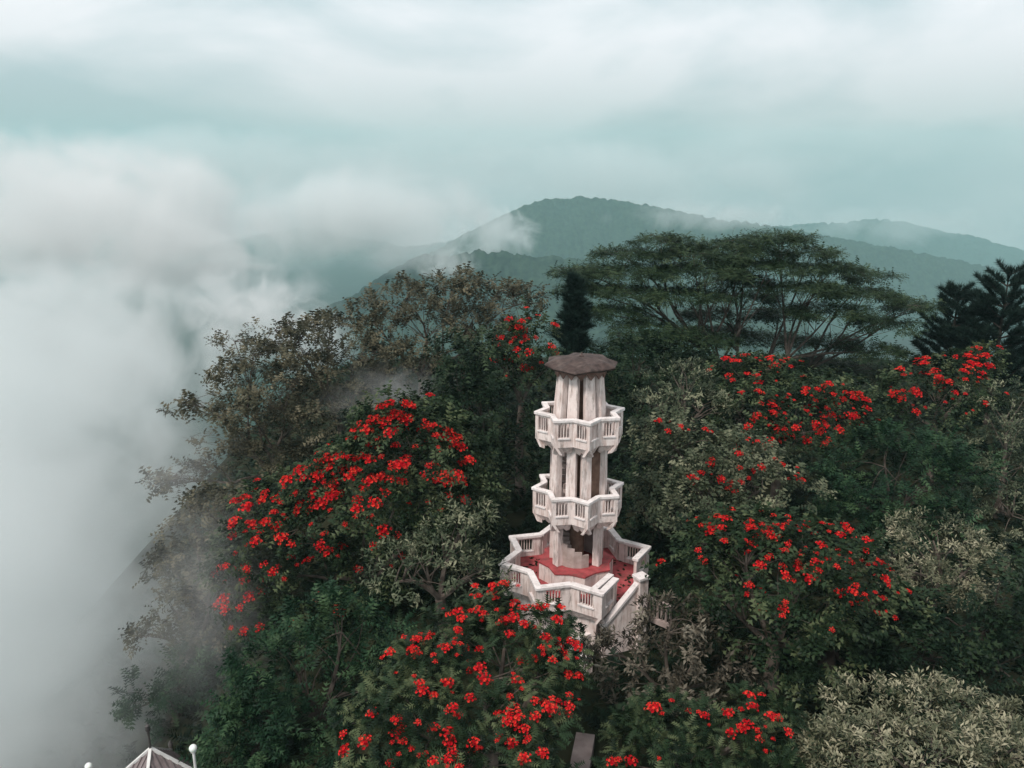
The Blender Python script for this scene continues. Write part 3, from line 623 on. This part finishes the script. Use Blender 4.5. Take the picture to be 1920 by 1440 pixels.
# grey pinnate trees along the misty ridge
GREY = 'grey-green ridge trees'
make_tree('ridge_tree', 'sparse grey-green tree with its lowest bough reaching left into the mist', [
    (475, 665, 70, 26), (430, 700, 60, 22, 1), (510, 720, 85, 34, -1), (390, 755, 62, 20), (470, 775, 80, 30, -2), (560, 790, 80, 45), (430, 820, 80, 24), (350, 765, 40, 11, 1), (340, 895, 60, 15, -3), (310, 912, 42, 11, -3), (385, 868, 50, 15, -1), (520, 850, 80, 40), (440, 640, 40, 12, 2)], 50, 'grey', 10, GREY, twigs=22, dens=0.8, base=(560, 900), size=1.1)
make_tree('ridge_tree', 'grey-green tree on the ridge above the brightest red blossom', [
    (620, 615, 90, 30), (560, 645, 75, 30), (680, 660, 90, 40), (600, 700, 90, 40), (515, 618, 45, 14), (680, 730, 80, 40), (580, 760, 80, 40)], 54, 'grey', 11, GREY, twigs=22, dens=0.9, base=(650, 800), size=1.1)
make_tree('ridge_tree', 'tallest grey-green tree on the ridge, left of the umbrella tree', [
    (760, 560, 80, 35), (850, 545, 80, 32), (920, 560, 80, 38, 1), (700, 600, 70, 45), (800, 620, 100, 60, -1), (900, 620, 80, 50), (985, 565, 45, 30, 1), (760, 680, 80, 50, -2)], 58, 'grey', 12, GREY, twigs=20, dens=1.0, base=(760, 780), size=1.1)
make_tree('dark_tree', 'dark dense tree filling the gap left of the tower shaft', [
    (870, 680, 65, 65), (900, 760, 100, 80), (960, 820, 70, 80), (850, 800, 60, 60, 1), (940, 900, 70, 70, -1)], 39, 'dark', 13, dens=1.0)
make_tree('pale_tree', 'pale-leaved small tree against the left corner of the terrace', [
    (870, 985, 70, 55), (800, 1060, 110, 60, -1), (880, 1080, 70, 50, -1), (740, 1090, 60, 40, -1.5)], 28.5, 'silver', 14)
make_tree('pale_tree', 'pale whitish tree crown beside the red-flowered tree on the right', [
    (1750, 1010, 90, 50), (1700, 1060, 80, 50, -1), (1820, 1060, 75, 55, -1), (1760, 1100, 90, 45, -1)], 29, 'pale', 15)
make_tree('pale_tree', 'nearest pale whitish tree filling the bottom corner', [
    (1690, 1350, 130, 80), (1800, 1390, 140, 90, -1), (1590, 1420, 90, 70, -1), (1900, 1400, 110, 80, -1.5), (1700, 1450, 160, 90, -2), (1760, 1420, 120, 70, -2.5), (1640, 1400, 90, 60, -1.5), (1850, 1450, 120, 60, -3)], 20, 'pale', 16, size=0.95, dens=1.5, trunk_r=0.14, twigs=6)
make_tree('pale_tree', 'small silvery tree just right of the tower cap roof', [
    (1280, 720, 70, 38), (1230, 760, 60, 35, -1), (1320, 760, 60, 32)], 40, 'silver', 17)
make_tree('dark_tree', 'smooth dark green tree below the right-hand blossom', [
    (1660, 870, 110, 70), (1750, 900, 90, 75), (1600, 930, 80, 60, -1), (1700, 960, 110, 60, -1)], 36, 'feather', 18)
make_tree('dark_tree', 'grey-green tree at the right picture edge below the pines', [
    (1880, 770, 70, 60), (1880, 860, 70, 75, -2), (1900, 960, 70, 80, -4)], 43, 'silver', 19, dens=0.8)
make_tree('dark_tree', 'dull green tree under the pale crown at the right edge', [
    (1800, 1170, 100, 70), (1890, 1130, 80, 90), (1730, 1230, 100, 70, -1), (1880, 1250, 90, 80, -1)], 25, 'dark', 20)
make_tree('dark_tree', 'shadowy green tree between tower and umbrella tree', [
    (1200, 680, 70, 45), (1130, 720, 60, 60, -1), (1220, 760, 70, 60, -2), (1300, 690, 70, 30, 2)], 46, 'dark', 21)
make_tree('brown_tree', 'brownish broad-leaved tree covering the foot of the entrance stair', [
    (1260, 1160, 70, 45), (1150, 1225, 65, 45, -0.8), (1200, 1240, 90, 65, -0.5), (1310, 1220, 90, 70), (1260, 1290, 110, 50, -1), (1390, 1250, 45, 30)], 24.5, 'brown', 22, size=0.9, dens=1.0, trunk_r=0.2, twigs=6)
make_tree('conifer_tree', 'dark feathery evergreen left of the front flowering tree', [
    (640, 1180, 100, 70), (560, 1260, 110, 80), (690, 1280, 90, 90), (500, 1340, 80, 70, -1), (620, 1390, 120, 90, -1)], 25, 'feather', 23)
make_tree('conifer_tree', 'pointed dark evergreen at the edge of the mist', [
    (490, 1260, 45, 50), (475, 1330, 60, 60), (470, 1410, 75, 70)], 24, 'feather', 24)
make_tree('misty_tree', 'faint grey conifer standing deep in the mist', [
    (340, 1290, 35, 40), (345, 1350, 50, 45), (370, 1410, 65, 50)], 33, 'feather', 25)
make_tree('misty_tree', 'ghostly round tree half lost in mist at far left', [
    (320, 1135, 55, 38), (390, 1110, 65, 50), (385, 1185, 75, 55), (300, 1190, 50, 35)], 36.5, 'grey', 26, dens=1.1)
make_tree('misty_tree', 'lowest ghostly tree in mist above the pavilion', [
    (330, 1270, 60, 45), (280, 1310, 50, 40), (370, 1330, 70, 50)], 33, 'feather', 42)
make_tree('misty_tree', 'ghostly drooping tree in mist beside the red blossom', [
    (400, 940, 55, 30), (450, 1000, 60, 50), (420, 1060, 50, 45)], 38, 'grey', 41, dens=1.1)
make_tree('misty_tree', 'ghostly tree in mist below the left reaching bough', [
    (365, 985, 55, 40), (430, 950, 55, 40), (350, 1050, 55, 45), (300, 1070, 40, 30)], 40, 'grey', 27, dens=1.1)
make_tree('green_tree', 'dark green tree under the flowering tree right of the stair', [
    (1560, 1230, 110, 70), (1450, 1300, 90, 60, 0), (1640, 1290, 90, 70)], 27, 'dark', 28)
make_tree('green_tree', 'green tree behind the tower between the balconies and the right-hand blossom', [
    (1240, 880, 70, 50), (1200, 930, 50, 45), (1260, 1000, 60, 50)], 37, 'dark', 29)
# undergrowth on the hilltop
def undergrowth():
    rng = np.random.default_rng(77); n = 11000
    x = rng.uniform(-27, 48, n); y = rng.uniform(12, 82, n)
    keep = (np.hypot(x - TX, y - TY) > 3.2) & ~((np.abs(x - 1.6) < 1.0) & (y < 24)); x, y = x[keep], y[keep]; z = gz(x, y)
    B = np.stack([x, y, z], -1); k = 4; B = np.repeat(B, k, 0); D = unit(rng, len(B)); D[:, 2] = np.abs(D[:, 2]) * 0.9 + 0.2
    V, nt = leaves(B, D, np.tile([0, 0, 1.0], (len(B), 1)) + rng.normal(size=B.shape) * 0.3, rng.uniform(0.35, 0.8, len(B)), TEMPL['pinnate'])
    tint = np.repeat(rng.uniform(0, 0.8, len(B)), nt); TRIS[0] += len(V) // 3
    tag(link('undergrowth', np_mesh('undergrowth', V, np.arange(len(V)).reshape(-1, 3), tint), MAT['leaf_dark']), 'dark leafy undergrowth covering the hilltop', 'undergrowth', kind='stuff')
undergrowth()
# pines and the slim cypress
def pine(name, label, px, ptop, pbase, Y, wpx, seed, group=None, gaps=True, levels=11):
    rng = np.random.default_rng(seed); topp = at(px, ptop, Y); botp = at(px, pbase, Y); bx, by = topp[0], topp[1]; bz = float(gz(bx, by)); org = np.array([bx, by, bz])
    root = empty(name, tuple(org)); tag(root, label, 'tree', group); h = topp[2] - botp[2]; wr = wpx * depth(topp) / FPX
    mb = MB(); mb.tube([org - [0, 0, 0.3], (org + topp) / 2 + rng.normal(size=3) * [0.1, 0.1, 0], topp], [0.22, 0.14, 0.03], 7)
    Bs, Ds = [], []
    for i in range(levels):
        f = (i + 0.3) / levels; z = topp[2] - h * f; rr = wr * (0.20 + 0.85 * f ** 0.7)
        for j in range(8 if i > 0 else 4):
            a = rng.uniform(0, 6.28); L = rr * rng.uniform(0.45, 1.35); s = np.array([bx, by, z - 0.1]); e = s + np.array([math.cos(a) * L, math.sin(a) * L, L * rng.uniform(0.35, 0.95)])
            mb.tube([s, (s + e) / 2 - [0, 0, 0.05 * L], e], [0.05, 0.035, 0.015], 4)
            m = max(3, int(L / 0.16)); tt = np.linspace(0.3, 1.0, m); P = s + (e - s) * tt[:, None]
            Bs.append(np.repeat(P, 56, 0)); Ds.append(unit(rng, m * 56) * 0.9 + (e - s) / max(L, 0.1) * 0.55 + [0, 0, 0.35])
    P = topp + np.linspace(0, 1, 6)[:, None] * np.array([0, 0, -0.8]); Bs.append(np.repeat(P, 30, 0)); Ds.append(unit(rng, 180) * 0.6 + [0, 0, 0.8])
    B = np.concatenate(Bs); D = np.concatenate(Ds)
    V, nt = leaves(B, D, unit(rng, len(B)), rng.uniform(0.30, 0.62, len(B)), TEMPL['needle'] * np.array([1, 1.4, 1]))
    tint = np.repeat(np.clip(rng.normal(0.45, 0.2, len(B)), 0, 1), nt); TRIS[0] += len(V) // 3
    link('crown', np_mesh('crown', V - org, np.arange(len(V)).reshape(-1, 3), tint), MAT['needle'], root)
    mb.v = [tuple(np.array(v) - org) for v in mb.v]; mb.build('trunk', MAT['bark_dark'], root)
PG = 'pines on the skyline'
pine('pine_tree', 'shorter dark pine with a rounded top beside the taller pine', 1800, 540, 720, 60, 62, 31, PG)
pine('pine_tree', 'tall dark pine with a spiky leader at the right edge', 1893, 508, 740, 57, 80, 32, PG, levels=12)
pine('cypress_tree', 'slim dark cypress behind the umbrella tree, above the tower roof', 1078, 520, 700, 50, 34, 33, levels=16)

# ------------------------------------------------------------------ pavilion roof and globe lamps in the bottom corner
def pavilion():
    ap = Vector(at(282, 1404, 24.7)); hw = 1.65; hh = 2.0
    gzv = float(gz(ap.x, ap.y)); root = empty('pavilion', (ap.x, ap.y, gzv)); tag(root, 'small pavilion with a ribbed pyramid roof and spike finial in the mist', 'pavilion')
    inv = Matrix.Translation(-Vector(root.location))
    def A(o): o.matrix_parent_inverse = inv; return o
    rz = R(10 - 45); cs = [Vector((ap.x + math.cos(rz + k * math.pi / 2 + math.pi / 4) * hw * 1.414, ap.y + math.sin(rz + k * math.pi / 2 + math.pi / 4) * hw * 1.414, ap.z - hh)) for k in range(4)]
    rf = A(MB().add([ap] + cs + [c - Vector((0, 0, 0.08)) for c in cs], [(0, 1, 2), (0, 2, 3), (0, 3, 4), (0, 4, 1), (1, 5, 6, 2), (2, 6, 7, 3), (3, 7, 8, 4), (4, 8, 5, 1), (8, 7, 6, 5)]).build('roof', MAT['tin_roof'], root))
    for k in range(4):
        a, b = cs[k], cs[(k + 1) % 4]
        MB().beam(ap + Vector((0, 0, 0.03)), a + Vector((0, 0, 0.05)), 0.11, 0.08).build('hip_cap', MAT['white_paint'], rf)
        nrm = (a - ap).cross(b - ap).normalized(); nrm = nrm if nrm.z > 0 else -nrm
        for i in range(1, 16):
            q = a.lerp(b, i / 16); mid = a.lerp(b, 0.5); f = 1 - abs(i / 16 - 0.5) * 2
            tp = q + (ap - mid) * f * 0.985; MB().beam(q + nrm * 0.02, tp + nrm * 0.02, 0.07, 0.05, nrm).build('rib', MAT['tin_roof'], rf)
        c = a + (ap - a).normalized() * 0.5
        A(MB().box((c.x, c.y, (a.z - 0.1 + gzv) / 2), (0.18, 0.18, a.z - 0.1 - gzv), rz).build('post', MAT['white_paint'], root))
        MB().lathe([(0.05, 0.0), (0.08, 0.12), (0.10, 0.28), (0.03, 0.42)], (a.x, a.y, a.z + 0.05), 8).build('corner_spike', MAT['dark_metal'], rf)
    tipz = 0.98
    MB().lathe([(0.05, -0.05), (0.035, 0.5), (0.05, 0.72), (0.085, 0.80), (0.085, tipz), (0.04, tipz + 0.04)], tuple(ap), 8).build('finial', MAT['dark_metal'], rf)
pavilion()
def lamp(px, py, Y, label):
    c = Vector(at(px, py, Y)); g = float(gz(c.x, c.y)); root = empty('garden_lamp', (c.x, c.y, g)); tag(root, label, 'lamp post', 'globe garden lamps')
    h = c.z - g
    MB().lathe([(0.10, -0.2), (0.10, 0.25), (0.055, 0.3), (0.045, h - 0.16), (0.09, h - 0.13), (0.09, h - 0.10)], (0, 0, 0), 10).build('post', MAT['white_paint'], root)
    MB().lathe([(0.13 * math.sin(math.pi * (i + 0.15) / 10.3), -0.13 * math.cos(math.pi * (i + 0.15) / 10.3)) for i in range(11)], (0, 0, h), 14).build('globe', MAT['globe_glass'], root, smooth=True)
lamp(362, 1403, 22.0, 'white globe lamp on a pale post right of the pavilion roof')
lamp(166, 1437, 23.5, 'white globe lamp left of the pavilion, at the bottom edge')

# ------------------------------------------------------------------ haze, mist and clouds
def haze():
    m, t, out = mat_new('haze_air'); v = nd(t, 'ShaderNodeVolumePrincipled'); ln(t, v.outputs[0], out.inputs['Volume'])
    v.inputs['Color'].default_value = (0.57, 0.88, 0.90, 1); v.inputs['Density'].default_value = 0.00018; v.inputs['Anisotropy'].default_value = 0.0
    x0, x1, y0, y1, z0, z1 = -5000, 5000, -2800, 5200, -540, 240
    o = MB().box(((x0 + x1) / 2, (y0 + y1) / 2, (z0 + z1) / 2), (x1 - x0, y1 - y0, z1 - z0)).build('haze', m); tag(o, 'pale blue-green haze in the air over the valley', 'haze', kind='stuff')
haze()
def mist(px, py, Y, rx, ry, rd, dens, label, seed, **kw):
    """a bank of drifting mist or a cloud: half-widths rx, ry in picture units at distance Y, rd metres deep"""
    c = at(px, py, Y); dp = depth(c); return cloud_mist_bank(c, (rx * dp / FPX, rd, ry * dp / FPX), dens, label, seed, **kw)
def cloud_mist_bank(c, rad, dens, label, seed, nscale=2.2, amp=1.3, edge=0.5, col=(0.98, 0.98, 0.98), step=1.0, tilt=0.0, rotz=0.0, rim_k=4.0):
    sx, rd, sz = rad
    m, t, out = mat_new('mist'); v = nd(t, 'ShaderNodeVolumePrincipled'); ln(t, v.outputs[0], out.inputs['Volume']); v.inputs['Color'].default_value = (*col, 1); v.inputs['Anisotropy'].default_value = 0.2
    tc = nd(t, 'ShaderNodeTexCoord'); ln_ = nd(t, 'ShaderNodeVectorMath', operation='LENGTH'); ln(t, tc.outputs['Object'], ln_.inputs[0])
    mp = nd(t, 'ShaderNodeMapping'); mn = max(sx, sz); mp.inputs['Scale'].default_value = (sx / mn, rd / mn, sz / mn); mp.inputs['Location'].default_value = (seed * 7.3, seed * 3.1, seed * 1.7)
    ln(t, tc.outputs['Object'], mp.inputs['Vector'])
    no = nd(t, 'ShaderNodeTexNoise'); no.inputs['Scale'].default_value = nscale; no.inputs['Detail'].default_value = 6; no.inputs['Roughness'].default_value = 0.6; no.inputs['Distortion'].default_value = 0.9
    ln(t, mp.outputs[0], no.inputs['Vector'])
    a = mathn(t, 'SUBTRACT', 1.0, ln_.outputs['Value']); b = mathn(t, 'MULTIPLY', mathn(t, 'SUBTRACT', no.outputs['Fac'], 0.54), amp * 2.2)
    s = mathn(t, 'ADD', a, b)
    mr = nd(t, 'ShaderNodeMapRange'); mr.interpolation_type = 'SMOOTHSTEP'; mr.inputs[1].default_value = 0.02; mr.inputs[2].default_value = 0.02 + edge; ln(t, s, mr.inputs[0])
    rim = mathn(t, 'MULTIPLY', a, rim_k, clamp=True)
    ln(t, mathn(t, 'MULTIPLY', mathn(t, 'MULTIPLY', mr.outputs[0], rim), dens), v.inputs['Density'])
    import bmesh
    bm = bmesh.new(); bmesh.ops.create_icosphere(bm, subdivisions=3, radius=1.0); me = bpy.data.meshes.new('cloud_mist_bank'); bm.to_mesh(me); bm.free()
    o = link('cloud_mist_bank', me, m); o.location = c; o.scale = (sx, rd, sz); o.rotation_euler = (-PITCH * 0.0, 0, 0)
    o.rotation_euler = (0, tilt, rotz)
    m.cycles.volume_step_rate = step
    tag(o, label, 'mist', kind='stuff'); return o
mist(170, 400, 460, 420, 165, 90, 0.034, 'bright billow of cloud rising at the upper left', 1, nscale=2.8, amp=1.9, edge=0.45, tilt=R(8), step=0.6)  # clouds over valley and mountains, built like the mist, inside the haze
mist(60, 660, 330, 420, 190, 90, 0.030, 'pale cloud bank at the left edge', 2, nscale=2.4, amp=2.0, col=(0.95, 0.96, 0.96), step=0.7)
mist(500, 600, 300, 190, 90, 40, 0.045, 'tongue of white cloud curling towards the ridge trees', 3, nscale=3.0, amp=1.9, tilt=R(22), step=0.6)
mist(660, 405, 1300, 360, 125, 150, 0.026, 'grey cloud veil left of the mountain', 4, nscale=2.0, amp=0.9, edge=0.8)
mist(340, 500, 900, 330, 90, 90, 0.012, 'thin veil of cloud swirling over the dark valley', 16, nscale=3.0, amp=2.2, edge=0.7, tilt=R(12), step=0.7)
mist(930, 440, 2000, 110, 66, 100, 0.018, 'white cloud clinging to the mountain shoulder', 5, nscale=2.2, edge=0.8)
mist(835, 495, 1240, 80, 36, 44, 0.026, 'white wisp above the grey ridge trees', 6, nscale=2.4, edge=0.8)
mist(1180, 330, 3400, 520, 75, 320, 0.005, 'pale cloud lying behind the mountain top', 11, nscale=2.2, edge=0.9)
mist(1330, 405, 2250, 230, 34, 120, 0.008, 'thin cloud draped over the mountain flank', 17, nscale=2.6, amp=1.6, edge=0.9)
mist(1700, 425, 3950, 330, 48, 160, 0.005, 'thin cloud draped over the far right ridge', 18, nscale=2.6, amp=1.4, edge=0.9)
mist(420, 310, 2800, 650, 90, 320, 0.005, 'high thin cloud over the far valley at the left', 14, nscale=2.4, edge=0.9)
mist(190, 1400, 32, 300, 170, 7, 0.10, 'low mist behind the pavilion roof', 15, nscale=2.0, amp=0.8, edge=0.9)
cloud_mist_bank((-58, 72, -12), (33, 66, 31), 0.085, 'thick mist filling the slope at the left', 7, nscale=2.6, amp=1.1, edge=0.8, rotz=R(20), col=(0.935, 0.965, 0.965))
cloud_mist_bank((-29.5, 37, -9), (16, 26, 20), 0.13, 'mist drifting round the trees at the left edge', 8, nscale=2.6, amp=0.9, edge=0.9, rotz=R(20), col=(0.935, 0.965, 0.965))
mist(740, 740, 47, 160, 80, 4, 0.10, 'thin smoke-like mist behind the large flowering tree', 9, edge=1.0)
mist(390, 1130, 30.5, 190, 300, 5, 0.09, 'veil of mist over the left side of the flowering tree', 10, nscale=1.6, edge=1.1, amp=0.8)
mist(330, 880, 45, 170, 130, 6, 0.07, 'wisp of mist under the lowest ridge bough', 12, nscale=1.8, edge=1.0)
